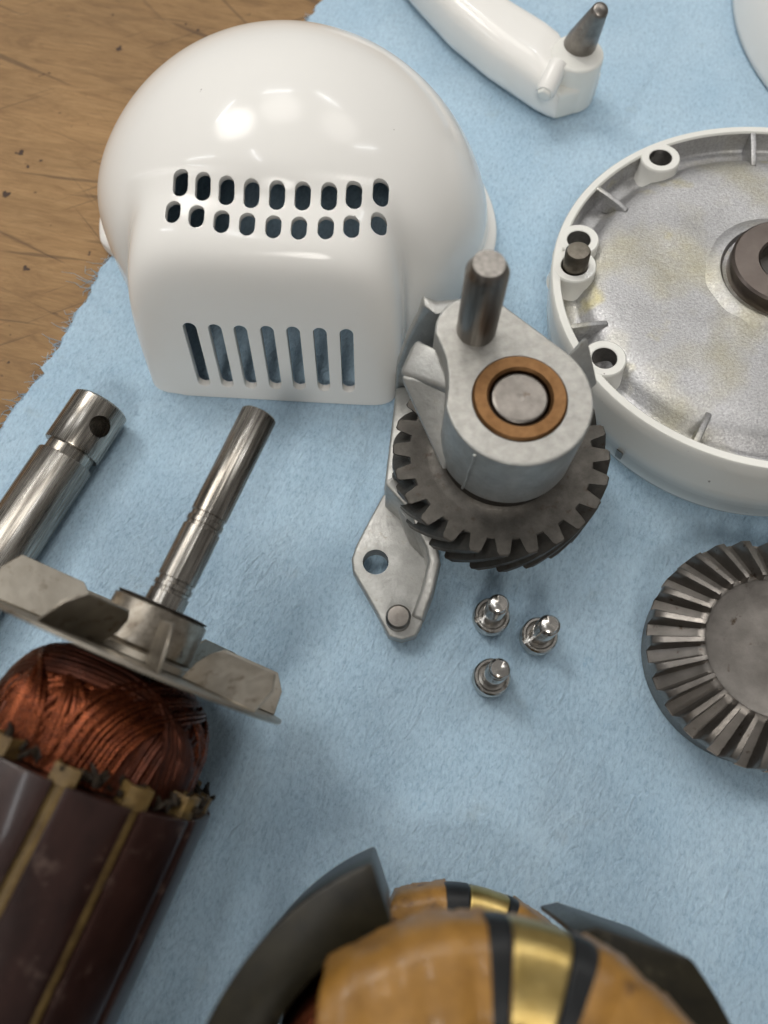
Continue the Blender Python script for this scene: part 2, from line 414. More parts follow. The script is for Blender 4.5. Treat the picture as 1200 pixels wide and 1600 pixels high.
m_ = shell.modifiers.new('b', 'BEVEL'); m_.width = .35*S; m_.segments = 2; m_.limit_method = 'ANGLE'; m_.angle_limit = R_(50); bake(shell)
finish(shell.data, 50)

# ------------------------------------------------------------------ gear bracket
AX = Vector((31.9, 87.6, 0))
br = thing('gear_bracket', 'cast grey bracket with a dark helical gear, bronze ring and tall steel pin', 'gear bracket', AX)
def L(px, py, z): return at(px, py, z) - AX
PIN = L(744, 515, 60)
c1, r1, c2, r2 = Vector((0, 0)), 17.7, Vector((PIN.x, PIN.y)), 10.2
dv = c2-c1; ang = math.degrees(math.atan2(dv.y, dv.x)); off = math.degrees(math.acos((r1-r2)/dv.length))
arcA = circle(0, 0, r1, 60, ang+off, ang-off+360); arcB = circle(c2.x, c2.y, r2, 30, ang-off, ang+off)
pa, pb = Vector(arcB[-1]), Vector(arcA[0]); ctrl = (pa+pb)/2 + Vector((3.4, 1.2))
neck = [tuple(pa*(1-t)**2 + ctrl*2*t*(1-t) + pb*t*t) for t in (.2, .4, .6, .8)]
outl = arcA + arcB + neck
def offp(poly, k, c=(-3, 6)): return [((x-c[0])*k+c[0], (y-c[1])*k+c[1]) for x, y in poly]
mb = MB(); mb.prism(outl, 37, 60, offp(outl, .985))
head = part('bearing_arm', mb, 'cast', br, bevel=.5, seg=3)
cut = MB(); cut.lathe([(0, 30), (11.35, 30), (11.35, 70), (0, 70)], 64); carve(head, cut); finish(head.data)
# thin machined skin of the top face
mb = MB(); ring_o = offp(outl, .955)
vs = [(x, y, 60.03) for x, y in ring_o]; n = len(vs)
vi = []
for x, y in ring_o:
    a = math.atan2(y, x); vi.append((11.6*math.cos(a), 11.6*math.sin(a), 60.03))
mb.add(vs+vi, [(i, (i+1) % n, n+(i+1) % n, n+i) for i in range(n)])
part('machined_face', mb, 'machined', head)
mb = MB(); mb.tube([(18.0*math.cos(R_(a_)), 18.0*math.sin(R_(a_)), z_) for a_, z_ in ((232, 59.0), (232, 55), (231.2, 51), (230.4, 49.5), (230.6, 44), (229.5, 40), (229, 37.3))], .35, 6)
part('parting_line', mb, 'cast', head)
# lower boss, back web, gusset, ear, foot
mb = MB(); mb.lathe([(0, .4), (19.5, .4), (21, 2), (21, 9), (19, 11.5), (12, 13.5), (0, 13.5)], 56)
mb2 = part('lower_boss', mb, 'cast', br)
mb = MB()
def wall(mb, pts, th):
    """pts: (x, y, zlow, zhigh) along the wall"""
    rings = []
    for i, (x, y, zl, zh) in enumerate(pts):
        a = Vector(pts[max(i-1, 0)][:2]); b = Vector(pts[min(i+1, len(pts)-1)][:2]); t = (b-a).normalized(); n_ = Vector((-t.y, t.x))*th/2
        rings.append([(x+n_.x, y+n_.y, zl), (x-n_.x, y-n_.y, zl), (x-n_.x*.8, y-n_.y*.8, zh), (x+n_.x*.8, y+n_.y*.8, zh)])
    mb.loft(rings)
fl, fr_ = L(661, 477, 58), L(700, 492, 58)
xz = [(-28.5, 2, 33.5), (4, 2, 33.5), (-5, 50, 29), (-9, 57, 27.5), (fr_.x-3, 58, fr_.y-.3), (fl.x, 58.3, fl.y), (fl.x-1.0, 50, fl.y+1), (fl.x-3.5, 40, 28.5), (-28, 22, 31)]
mb.loft([[(x, y, z) for x, z, y in xz], [(x, y+3.4, z) for x, z, y in xz]])
part('back_web', mb, 'cast', br, bevel=.8, seg=3)
H = L(624, 583, 50); C = L(697, 737, 37); C2 = L(660, 655, 43)
mb = MB(); mb.hull([H, H+Vector((1, 3, -7)), H+Vector((4, 8, 4)), (PIN.x-9.3, PIN.y-2, 55), (PIN.x-9.3, PIN.y-2, 42), (-15, 6, 53), (-13, 4, 37.3), (-16, 12, 38)])
part('gusset', mb, 'cast', br, bevel=1.2, seg=3)
mb = MB(); mb.hull([H+Vector((.4, -.6, .2)), H+Vector((1, 1.5, -7)), (-12, 7, 52), (-14, 9, 40), C+Vector((-.6, -.5, .6)), C+Vector((2, 2, .5)), C+Vector((1, 3, 5)), C2+Vector((0, 0, -1.5))])
part('gusset', mb, 'cast', br, bevel=.8, seg=3)
e1, e2, e3 = L(885, 556, 57), L(918, 527, 57), L(934, 600, 47)
mb = MB(); mb.hull([e1+Vector((-2, -2, -2)), e1+Vector((-2, -3, -16)), e2, e2+Vector((-.7, 1, -2)), e2+Vector((0, 0, -10)), e3, e3+Vector((-3, 0, -6)), (14, 7, 40), e3+Vector((-4, 2, 2))])
part('ear', mb, 'cast', br, bevel=.5)
fz = 7.5
foot_px = [(600, 770), (642, 800), (672, 845), (690, 880), (672, 925), (660, 975), (650, 994), (628, 1000), (607, 994), (590, 960), (570, 925), (551, 892), (549, 873), (557, 850), (578, 810)]
fp = [L(x, y, fz) for x, y in foot_px]
mb = MB(); mb.prism([(p.x, p.y) for p in reversed(fp)], 2.2, fz)
foot = part('foot_plate', mb, 'cast', br, bevel=.8, seg=3)
hp = L(587, 878, fz)
cut = MB(); cut.lathe([(0, -1), (3.75, -1), (3.75, 20), (0, 20)], 36, (hp.x, hp.y, 0)); carve(foot, cut); finish(foot.data)
q1, q2, q3, q4 = L(640, 800, 14), L(678, 862, 11), L(688, 885, 9.5), L(652, 965, 9)
mb = MB(); wall(mb, [(q1.x-6, q1.y+6, 3, 24), (q1.x, q1.y, 3, 21), (q2.x-1, q2.y, 3, 17), (q3.x-2, q3.y, 3, 15), ((q3.x+q4.x)/2-.5, (q3.y+q4.y)/2, 3, 12), (q4.x, q4.y, 3, 8.6)], 4.2)
part('foot_rib', mb, 'cast', br, bevel=.9, seg=3)
u1, u2 = L(640, 850, 9), L(610, 775, 9)
mb = MB(); mb.hull([(q1.x-4, q1.y+2, 16), (q2.x-1, q2.y, 13), (u2.x+2, u2.y-4, 7.2), (u1.x, u1.y, 7.2), (q3.x-2, q3.y, 7.2), (q1.x, q1.y, 7), (u2.x, u2.y+3, 12)])
part('foot_fillet', mb, 'cast', br, bevel=1.2, seg=3)
ls = [L(619, 604, 9), L(610, 680, 9), L(600, 764, 9)]
mb = MB(); mb.prism([(12, 36), (ls[0].x, ls[0].y), (ls[1].x, ls[1].y), (ls[2].x, ls[2].y), (-24, -15), (-8, -19), (18, -8)], 1.2, 9)
part('lower_web', mb, 'cast', br, bevel=1.0, seg=3)
rv = L(622, 968, fz)
mb = MB(); mb.lathe([(0, 2), (3.5, 2), (3.5, 11.0), (2.9, 11.7), (0, 11.9)], 28, (rv.x, rv.y, 0))
part('rivet', mb, 'steel_dull', br)
ss = MB(); ss.lathe([(0, 38), (4.85, 38), (4.85, 82.2), (3.7, 84.6), (3.55, 84.8), (0, 84.8)], 48)
part('pin', ss, 'steel', br, loc=(PIN.x*S, PIN.y*S, 0))
mb = MB(); mb.lathe([(7.3, 55), (7.3, 60.3), (7.9, 60.95), (10.7, 60.95), (11.25, 60.4), (11.25, 55)], 72)
part('bronze_bushing', mb, 'bronze', br)
mb = MB(); pr = [(0, 12)] + [(6.7, 12), (6.7, 59.9)] + [(6.4, 60.25)]
for k in range(11): r = 6.0-k*.52; pr += [(r, 60.3 + (.05 if k % 2 else -.05))]
pr += [(0, 60.25)]
mb.lathe(pr, 56); part('gear_shaft', mb, 'steel_dull', br, angle=60)
# helical gear
NT, RO, RR, ZT, ZB, TW = 24, 29.6, 25.0, 30.0, 14.5, .46
def tooth(phi):
    a = abs(phi-.5)*2
    return RR + (RO-RR)*(1 - sstep(.34, .74, a)) - .25*max(0, .34-a)
def gear_ring(z, tw, k=14, sc=0.0):
    return [((tooth((i % k)/k)-sc)*math.cos(2*math.pi*i/(NT*k)+tw), (tooth((i % k)/k)-sc)*math.sin(2*math.pi*i/(NT*k)+tw), z) for i in range(NT*k)]
rings = []; k = 14; n = NT*k
def cring(r, z, tw=0): return [(r*math.cos(2*math.pi*i/n+tw), r*math.sin(2*math.pi*i/n+tw), z) for i in range(n)]
ph0 = .10
rings += [cring(8, ZB+1), cring(22, ZB+1), cring(23.5, ZB)]
rings += [gear_ring(ZB, ph0-TW, k, .35)]
for q in range(7): rings.append(gear_ring(ZB + .3 + (ZT-ZB-.6)*q/6, ph0 - TW + TW*q/6, k))
rings += [gear_ring(ZT, ph0, k, .35), cring(23.6, ZT-.02, ph0), cring(20.5, ZT-.25, ph0), cring(17.6, ZT+.2, ph0), cring(16.4, ZT+1.2, ph0), cring(15.6, 36.6, ph0), cring(8, 36.6, ph0)]
mb = MB(); mb.loft(rings, caps=False)
part('helical_gear', mb, 'gear', br, angle=35)

# ------------------------------------------------------------------ three socket-less cap screws standing on their heads
def make_screw(loc, label, spin):
    t = thing('cap_screw', label, 'screw', loc, (0, 0, spin), 'small plated screws standing on their heads')
    mb = MB(); mb.lathe([(0, .2), (4.2, .2), (5.2, 1.0), (5.2, 3.3), (4.9, 3.7), (0, 3.7)], 40); part('screw_head', mb, 'zinc', t)
    mb = MB(); g = R_(9)
    prof = [(3.75, 3.9), (4.8, 3.9), (5.1, 4.2), (5.1, 5.3), (4.7, 5.75), (4.1, 5.75), (3.75, 5.4), (3.75, 3.9)]
    rings = []
    for i in range(45):
        a = g + (2*math.pi-2*g)*i/44; dz = .5*(i/44)
        rings.append([(r*math.cos(a), r*math.sin(a), z+dz) for r, z in prof[:-1]])
    mb.loft(rings); part('lock_washer', mb, 'zinc', t)
    mb = MB(); rings = []; n = 28
    prof = [(0.01, 3.5), (2.95, 3.5), (2.95, 11.5)]
    for r, z in prof: rings.append([(r*math.cos(2*math.pi*i/n), r*math.sin(2*math.pi*i/n), z) for i in range(n)])
    for k in range(60):
        rr = []
        for i in range(n):
            z = 11.5 + 8.0*k/59; f = (z/1.0 - i/n) % 1.0
            r = 2.6 + .38*(1-abs(2*f-1)); r *= 1 - .12*sstep(18.6, 19.5, z); rr.append((r*math.cos(2*math.pi*i/n), r*math.sin(2*math.pi*i/n), z))
        rings.append(rr)
    rings.append([(2.2*math.cos(2*math.pi*i/n), 2.2*math.sin(2*math.pi*i/n), 19.9) for i in range(n)])
    rings.append([(0.01*math.cos(2*math.pi*i/n), 0.01*math.sin(2*math.pi*i/n), 19.8) for i in range(n)])
    mb.loft(rings, False); part('shank', mb, 'zinc', t, angle=60)
    return t
def clone(root, loc, spin, label):
    r = root.copy(); col.objects.link(r); r.location = Vector(loc)*S; r.rotation_euler = (0, 0, spin); r['label'] = label
    for ch in list(root.children):
        c = ch.copy(); col.objects.link(c); c.parent = r
    return r
s1, s2, s3 = at(765, 968), at(838, 998), at(765, 1062)
s1.z = s2.z = s3.z = 0
sc = make_screw(s1, 'shiny screw standing just below the dark helical gear, upper left of the three', R_(195))
clone(sc, s2, R_(200), 'shiny screw standing nearest the conical gear, rightmost of the three')
clone(sc, s3, R_(-42), 'shiny screw standing farthest from the helical gear, lowest of the three')

# ------------------------------------------------------------------ round gear case lid
CL = Vector((114.4, 142.9, 31.2)); CRt = (R_(-4), R_(-4), 0); RL = 64.0
lid = thing('gearcase_lid', 'round white painted lid with a bare cast metal inside and a brown hub', 'gearcase lid', CL, CRt)
n = 180
def rr_(r, z): return (r, z)
def level(mb):
    mb.v = [(x, y, z - (.0698*x - .0698*y)*sstep(-5, -22, z)) for x, y, z in mb.v]; return mb
mb = MB(); mb.lathe([(57.5, -30.9), (60, -30.8), (61.6, -29.6), (62.6, -27.0), (63.2, -21.0), (63.6, -20.5), (63.8, -15), (64.0, -6), (64.0, -.5), (63.6, 0), (61.6, 0), (61.2, -.4), (61.0, -3)], n)
part('outer_wall', level(mb), 'enamel_worn', lid, angle=45)
mb = MB(); mb.lathe([(57.5, -30.9), (0, -30.9)], 90); part('underside', level(mb), 'enamel_worn', lid)
prof = [(61.1, -.6), (60.8, -6.2), (60.0, -7.2), (56.6, -7.4), (55.4, -6.9), (53.4, -4.6), (51.0, -3.4), (47, -2.9), (40, -3.0), (26, -3.4), (20, -3.6), (0, -3.7)]
mb = MB(); 
def prof_lathe(prof, n, wob):
    vs = []; 
    for r, z in prof:
        for i in range(n):
            a = 2*math.pi*i/n; vs.append((r*math.cos(a), r*math.sin(a), z + wob*(vnoise(r*.09+20, a*3)-.5)))
    fs = [(j*n+i, j*n+(i+1) % n, (j+1)*n+(i+1) % n, (j+1)*n+i) for j in range(len(prof)-1) for i in range(n)]
    return vs, fs
dense = []
for (a, b) in zip(prof, prof[1:]):
    st = max(1, int(abs(a[0]-b[0])/2.0))
    dense += [(a[0]+(b[0]-a[0])*t/st, a[1]+(b[1]-a[1])*t/st) for t in range(st)]
dense.append((.01, prof[-1][1]))
mb.add(*prof_lathe(dense, n, .5)); part('inner_floor', mb, 'floor', lid, angle=50)
def polar(r, a): return (r*math.cos(R_(a)), r*math.sin(R_(a)))
def ring_boss(name, r, a, ro, ri, m='enamel_worn', top=0.06, depth=9):
    x, y = polar(r, a); mb = MB()
    mb.lathe([(ro+1.0, -7.6), (ro+.15, -5), (ro, -1), (ro, top-.35), (ro-.35, top), (ri+.25, top), (ri, top-.25)], 44, (x, y, 0))
    o = part(name, mb, m, lid, angle=45)
    mb = MB(); mb.lathe([(ri, top-.2), (ri, -8.8), (.01, -9.0)], 32, (x, y, 0)); part('bore', mb, 'dull_bore', o)
    return o
BR = 57.4
for a in (115.6, 160.9, -153.5, 70, 25, -20, -65): ring_boss('screw_boss', BR, a, 6.2, 3.6)
dbo = ring_boss('dowel_boss', BR-.2, 171.2, 6.6, 4.1)
x, y = polar(BR-.2, 171.2)
mb = MB(); mb.lathe([(0, -8), (3.75, -8), (3.75, 5.6), (3.3, 6.2), (0, 6.3)], 36, (x+.2, y, 0)); part('dowel_pin', mb, 'dowel', dbo)
for a in (138.7, -167.0, 84.1, -119.3, 48, 2, -42, -88):
    d = Vector(polar(1, a)); p = Vector((-d.y, d.x)); pts = []
    for r, zl, zh, w_ in ((61.6, -7.6, -.3, 1.1), (57, -7.6, -.9, 1.05), (53, -6, -1.7, 1.0), (49.5, -4.5, -2.7, .95)):
        pts.append([(d.x*r+p.x*w_*k, d.y*r+p.y*w_*k, z) for k, z in ((1.3, zl), (-1.3, zl), (-.8, zh), (.8, zh))])
    mb = MB(); mb.loft(pts); part('stiffening_rib', mb, 'floor', lid, bevel=.35)
HX = (5.5, 5.0, 0)
mb = MB(); mb.lathe([(23.5, -3.9), (21.5, -3.3), (20.0, -2.6), (18.4, -2.5), (17.4, -3.6), (16.0, -3.7)], 72, HX); part('hub_collar', mb, 'floor', lid)
mb = MB(); mb.lathe([(8.2, -9), (8.2, 1.4), (8.9, 2.0), (15.6, 2.0), (16.3, 1.4), (16.3, -7)], 72, HX); hbr = part('hub_ring', mb, 'hub', lid)
mb = MB(); mb.lathe([(8.25, 1.0), (7.8, -3.3), (.01, -3.3)], 40, HX); part('hub_bore', mb, 'dark_hole', hbr)
d = Vector(polar(1, -135.0)); 
mb = MB(); a = math.radians(-136)
vs = []
for r, z, k in ((63.0, -20.5, 0), (63.0, -20.5, 1), (63.0, -24.5, 1), (63.0, -24.5, 0), (64.1, -20.2, 0), (64.1, -20.2, 1), (63.5, -24.9, 1), (63.5, -24.9, 0)):
    b_ = a + k*.032; vs.append((r*math.cos(b_), r*math.sin(b_), z))
mb.add(vs, [(0, 1, 2, 3), (4, 5, 6, 7), (0, 1, 5, 4), (1, 2, 6, 5), (2, 3, 7, 6), (3, 0, 4, 7)]); part('drain_notch', mb, 'dull_bore', lid)

# ------------------------------------------------------------------ bevel gear
BG = Vector((101.5, 36.0, 0)); bev = thing('bevel_gear', 'dull grey steel conical gear lying with its ring of straight teeth upward', 'bevel gear', BG)
NB, kb = 26, 18; n = NB*kb
def bev_ring(r, zt, dep, half, ph=0.0):
    out = []
    for i in range(n):
        f = abs((i % kb)/kb - .5)*2; h = 1 - sstep(half, half+.27, f); a = 2*math.pi*i/n + ph
        out.append((r*math.cos(a), r*math.sin(a), zt - dep*(1-h)))
    return out
ph = R_(1.5)
rings = [cring_ for cring_ in ()]
def cr(r, z): return [(r*math.cos(2*math.pi*i/n+ph), r*math.sin(2*math.pi*i/n+ph), z) for i in range(n)]
rings = [cr(20, .3), cr(27.4, .3), cr(28.3, .9), cr(28.5, 10.6), cr(28.8, 11.4), cr(30.2, 11.9)]
rings += [bev_ring(30.6, 16.6, 4.4, .30, ph), bev_ring(30.3, 17.3, 5.2, .28, ph)]
for t in (.25, .5, .75, .95): rings.append(bev_ring(30.3 - 11.0*t, 17.3 + 6.0*t, 5.2 - 1.9*t, .27, ph))
rings += [bev_ring(19.0, 23.2, 2.9, .20, ph), bev_ring(18.6, 22.5, 2.1, .08, ph), cr(18.0, 20.9), cr(17.4, 20.7), cr(9, 20.6), cr(.05, 20.6)]
mb = MB(); mb.loft(rings, False); part('toothed_body', mb, 'bevel', bev, angle=40)

# ------------------------------------------------------------------ loose steel shaft lying on the towel
pA, pB = at(157, 636, 8.6), at(-33, 921, 8.6)
ax = (pA-pB); hd = math.atan2(ax.y, ax.x) - math.pi/2
sh = thing('steel_shaft', 'thick polished steel shaft with a cross hole near its end lying on the towel', 'shaft', (pA.x, pA.y, 0), (0, 0, hd))
RS = 8.6; c0 = (0, 0, RS)
mb = MB(); mb.lathe([(0, 1.0), (7.8, 1.0), (8.6, .3), (8.6, -16.0), (8.3, -16.4), (7.2, -16.5), (7.2, -19.6), (8.2, -19.7), (8.5, -20.1), (8.5, -112), (7.4, -113), (0, -113)], 72, c0, 'y')
body = part('shaft_body', mb, 'steel_y', sh)
cut = MB(); hx = R_(52)
dirn = Vector((math.sin(hx), 0, math.cos(hx))); cp = Vector((0, -7.2, RS)); u_ = Vector((0, 1, 0)); v_ = dirn.cross(u_)
cut.loft([[cp + dirn*s_ + (u_*math.cos(2*math.pi*i/32) + v_*math.sin(2*math.pi*i/32))*3.3 for i in range(32)] for s_ in (-3.5, 14)])
carve(body, cut)
finish(body.data)

# ------------------------------------------------------------------ motor armature
AZ = 38.5
W0, TP = at(214, 1031, AZ), at(402, 655, AZ+4.6)
av = TP - W0; tlen = av.length
arm = thing('motor_armature', 'motor armature with copper windings and a long steel shaft lying on the towel', 'armature', (W0.x, W0.y, 0))
base = bpy.data.objects.new('x', None)
q = av.to_track_quat('Y', 'Z'); arm.rotation_euler = q.to_euler(); bpy.data.objects.remove(base)
arm.location = W0*S                                                # turning axis through the fan centre; local y runs to the shaft tip
mb = MB(); t_ = tlen
mb.lathe([(0, t_+1.6), (4.1, t_+1.6), (4.6, t_+1.1), (4.6, 38.2), (4.25, 38.0), (4.25, 36.9), (4.6, 36.7), (4.6, 35.4), (4.3, 35.2), (4.3, 34.4), (4.7, 34.2), (4.7, 20.6), (4.35, 20.4), (4.35, 19.5), (4.8, 19.3), (4.8, 18.2), (4.45, 18.0), (4.45, 17.2), (4.9, 17.0), (4.6, -118), (0, -118)], 168, (0, 0, 0), 'y')
fl_r = random.Random(11); flute = [fl_r.gauss(0, .0055) for _ in range(84)]
def fluted(x, y, z):
    k = 1 + (flute[int((math.atan2(z, x)/(2*math.pi) % 1.0)*84) % 84] if y > 20.5 else 0)
    return (x*k, y, z*k)
mb.v = [fluted(*p) for p in mb.v]
part('armature_shaft', mb, 'steel_y', arm, angle=50)
mb = MB(); mb.lathe([(4.4, 12.6), (7.0, 13.1), (10.9, 13.1), (11.6, 12.5), (11.6, 3.4), (11.0, 2.8), (4.4, 2.8)], 64, (0, 0, 0), 'y'); brg = part('bearing', mb, 'bearing', arm)
mb = MB(); mb.lathe([(4.5, 13.25), (11.1, 13.25), (11.3, 13.5), (10.7, 13.65), (4.5, 13.5)], 48, (0, 0, 0), 'y'); part('bearing_shield', mb, 'dark_hole', brg)
mb = MB(); mb.lathe([(4.5, 2.8), (12.4, 2.7), (13.6, 2.2), (14.0, .7), (4.5, .7)], 48, (0, 0, 0), 'y'); part('fan_hub', mb, 'fan', arm)
FR = 37.0
mb = MB(); mb.lathe([(4.6, -.6), (FR-.2, -.45), (FR, -.2), (FR, .2), (FR-.2, .45), (4.6, .45), (4.6, -.45)], 90, (0, 0, 0), 'y'); fdisc = part('fan_disc', mb, 'fan', arm)
def blade(a, r0, r1, h, lean, th=.7):
    """sheet blade folded up from the disc at angle a (0 = straight up, 90 = right)"""
    er = Vector((math.sin(R_(a)), 0, math.cos(R_(a)))); et = Vector((math.cos(R_(a)), 0, -math.sin(R_(a)))); ey = Vector((0, 1, 0))
    nrm = (et*math.cos(R_(lean)) + ey*math.sin(R_(lean)));  up = (ey*math.cos(R_(lean)) - et*math.sin(R_(lean)))
    r1 -= .9; out = [(r0, .5), (r1, .5), (r1, h*.62), (r1-2.6, h), (r0+3.5, h), (r0+1.2, h*.82), (r0, h*.5)]
    mb = MB(); ra = [er*r + up*u + nrm*th/2 for r, u in out]; rb = [er*r + up*u - nrm*th/2 for r, u in out]
    mb.loft([ra, rb]); return part('fan_blade', mb, 'fan', fdisc, bevel=.2, seg=1)
for a, r0, r1, h, lean in ((-62, 15, 37, 12.5, 24), (-20, 14, 34, 11.5, -35), (28, 15, 35, 10.5, 8), (66, 14.5, 37.5, 11, -30), (115, 15, 37, 11, -20), (160, 15, 37, 11, 10), (205, 15, 37, 11, -15), (250, 15, 37, 11, 20)):
    blade(a, r0, r1, h, lean)
# windings: a dark inner mass, then coils of separate wires
CS, RC, CE = -25.0, 30.8, -98.0
def env(v):
    t = v*math.pi/2
    return 10.0 + 14.6*max(0, math.cos(t))**.8 + .8*math.sin(2*t), CS + (-2.0-CS)*math.sin(t)**.85
mb = MB(); pr = [env(v/14) for v in range(15)]; mb.lathe([(0, CS)] + [(max(5, r-3.6), y-1.5 if k else y) for k, (r, y) in enumerate(pr)] + [(0, pr[-1][1]-1.5)], 60, (0, 0, 0), 'y'); part('winding_mass', mb, 'copper_dark', arm)
mb = MB(); mb.lathe([(5, CE-20), (16, CE-19), (24, CE-13), (26.5, CE)], 48, (0, 0, 0), 'y'); part('winding_mass', mb, 'copper_dark', arm)
rng = random.Random(5); NS = 12
for k in range(NS):
    mb = MB(); a0 = 2*math.pi*k/NS + R_(15); nw = 46
    for wi in range(nw):
        f = (wi+.5)/nw; lay = (k % 3)*.9 + rng.uniform(0, 2.2); pts = []
        sp = R_(146); vm = .99 - .42*f + rng.uniform(-.02, .02); st_ = a0 + (f-.5)*R_(32) + rng.uniform(-.02, .02)
        bow = rng.uniform(-.05, .05)
        for s_ in range(21):
            u = s_/20.0; e = math.sin(math.pi*u)
            v = vm*min(1.0, e**.62); r, y = env(v)
            g_ = .5*u + .5*sstep(.08, .92, u)
            ang_ = st_*(1-u) + (a0 + (f-.5)*R_(28))*u + sp*g_ + bow*e
            r -= lay*(.3+.7*e); y -= lay*.8*e
            pts.append((r*math.sin(ang_), y, r*math.cos(ang_)))
        mb.tube(pts, .50, 6, False)
    part('coil', mb, 'copper' if k % 4 != 1 else 'copper_dark', arm, angle=180)
# core teeth and slot liners
mb = MB(); mb.lathe([(0, CE+.3), (27.5, CE+.3), (27.5, CS-.3), (0, CS-.3)], 60, (0, 0, 0), 'y'); stack = part('core_stack', mb, 'core', arm)
for k in range(NS):
    ac = 360.0*k/NS; mb = MB(); secs = []
    prof = []
    hw = 12.7
    for s_ in range(9): a = R_(ac - hw + 2*hw*s_/8); prof.append((RC*math.sin(a), RC*math.cos(a)))
    for s_ in range(5): a = R_(ac + hw - .4 - (2*hw-.8)*s_/4); prof.append((27.6*math.sin(a), 27.6*math.cos(a)))
    mb.loft([[(x, y, z) for x, z in prof] for y in (CE, CS)])
    part('core_tooth', mb, 'core', stack, bevel=.35)
    a = ac + 15; mb = MB(); prof = []
    for r, da in ((28.7, -3.6), (29.2, -1.2), (29.2, 1.2), (28.7, 3.6), (26.0, 4.2), (25.6, -4.2)): prof.append((r*math.sin(R_(a+da)), r*math.cos(R_(a+da))))
    mb.loft([[(x, y, z) for x, z in prof] for y in (CE, CS+1.0)])
    part('slot_wedge', mb, 'paper', stack, bevel=.2)
    mb = MB(); rings = []
    for r, da in ((29.3, -5.2), (29.7, -2.2), (29.7, 2.2), (29.3, 5.2), (25.4, 6.2), (25.0, 4.8), (28.3, 4.2), (28.6, 0), (28.3, -4.2), (25.0, -4.8), (25.4, -6.2)): prof = None; rings.append((r*math.sin(R_(a+da)), r*math.cos(R_(a+da))))
    mb.loft([[(x, y, z) for x, z in rings] for y in (CS-.4, CS+3.6+rng.uniform(-.6, .6))]); part('slot_liner', mb, 'paper', stack)
mb = MB(); 
for k in range(240):
    a = rng.uniform(0, 2*math.pi); r = rng.uniform(24, 29.5); y = CS+rng.uniform(.2, 2.2); p = Vector((r*math.sin(a), y, r*math.cos(a)))
    q2 = p + Vector((rng.uniform(-1, 1), rng.uniform(.2, 1.5), rng.uniform(-1, 1)))*2.2; mb.tube([p, (p+q2)/2+Vector((rng.uniform(-.5, .5), .3, 0)), q2], [.5, .6, .3], 6)
kind(part('varnish_lumps', mb, 'burnt', arm), 'stuff')

# ------------------------------------------------------------------ field stator in the foreground
SC = Vector((15, -58, 0)); st = thing('field_stator', 'motor stator with dark iron frame and amber taped coils with black and brass bands', 'stator', SC)
def sector(a0, a1, ri, ro, z0, z1, n=24):
    poly = circle(0, 0, ro, n, a0, a1) + circle(0, 0, ri, n, a1, a0); mb = MB(); mb.prism(poly, z0, z1); return mb
poly = circle(0, 0, 50, 40, 110, 205) + circle(0, 0, 39.5, 40, 205, 110)
mb = MB(); mb.prism(poly, 24, 70); part('iron_frame', mb, 'iron', st, bevel=.7)
poly = circle(0, 0, 51, 40, -25, 36) + [(24.5, 35.2), (20.5, 34.4)] + circle(0, 0, 39.5, 40, 58, -25)
mb = MB(); mb.prism(poly, 24, 60); part('iron_frame', mb, 'iron', st, bevel=.7)
mb = sector(205, 335, 40, 50, 24, 70, 40); part('iron_frame', mb, 'iron', st, bevel=.7)
def coil_seg(name, m, a0, a1, ro, ri, z0, z1, grow=0.0, n=None, skew=0):
    n = n or max(4, int(abs(a1-a0)/1.0)); mb = MB(); rings = []
    rc, zc, hr, hz = (ro+ri)/2, (z0+z1)/2, (ro-ri)/2+grow, (z1-z0)/2+grow
    for i in range(n+1):
        a = R_(a0+(a1-a0)*i/n); ring = []
        wob = 1 + (.05*math.sin(a*17+ro)+.04*math.sin(a*31) if grow == 0 else 0)*.6
        for k in range(20):
            t = 2*math.pi*k/20; c, s_ = math.cos(t), math.sin(t); ex = .62
            if grow == 0: wob += .012*(((a*rc + 1.3*math.sin(t))/6.5) % 1.0)
            r = rc + hr*wob*math.copysign(abs(c)**ex, c); z = zc + hz*wob*math.copysign(abs(s_)**ex, s_)
            b_ = a + R_(skew)*(i/n)**2*max(0, (ro-r)/(ro-ri))
            ring.append((r*math.cos(b_), r*math.sin(b_), z))
        rings.append(ring)
    mb.loft(rings); return part(name, mb, m, st, bevel=.35 if grow else .8, seg=2, angle=50)
for (ro, ri, z0, z1, a_l, bands, a_r) in ((40.3, 24, 76, 91.5, 127, (89, 83.5, 70, 64), 18), (38.3, 26, 10, 23, 109, (91, 82, 67.5, 64), 40)):
    b0, b1, b2, b3 = bands
    coil_seg('amber_wrap', 'amber', b0-1, a_l, ro, ri, z0, z1, skew=26)
    coil_seg('amber_wrap', 'amber', a_r, b3+1, ro, ri, z0, z1)
    coil_seg('inner_wrap', 'amber', b3, b0, ro-.6, ri+.6, z0+.6, z1-.6)
    coil_seg('black_band', 'black_tape', b1+.1, b0, ro, ri, z0, z1, .35)
    coil_seg('brass_clip', 'brass', b2, b1, ro, ri, z0, z1, .15)
    coil_seg('black_band', 'black_tape', b3, b2-.1, ro, ri, z0, z1, .35)
    mb = MB()
    for k in range(70):
        r = (ro+ri)/2 + rng.uniform(-1, 1)*(ro-ri)*.36; z = (z0+z1)/2 + rng.uniform(-1, 1)*(z1-z0)*.36
        for (s0, s1, dz) in ((a_l-4, a_l+48, -1), (a_r+4, a_r-45, -1)):
            pts = [((r-.0*i)*math.cos(R_(s0+(s1-s0)*i/8)), r*math.sin(R_(s0+(s1-s0)*i/8)), z - (.55*(i/8)**2)*(8 if z0 > 50 else 2)) for i in range(9)]
            mb.tube(pts, .45, 5)
    kind(part('copper_wire', mb, 'copper', st, angle=180), 'stuff')
for (a0, a1) in ((127, 215), (-37, 18)):
    coil_seg('side_winding', 'copper_dark', a0, a1, 38.5, 27, 16, 72)
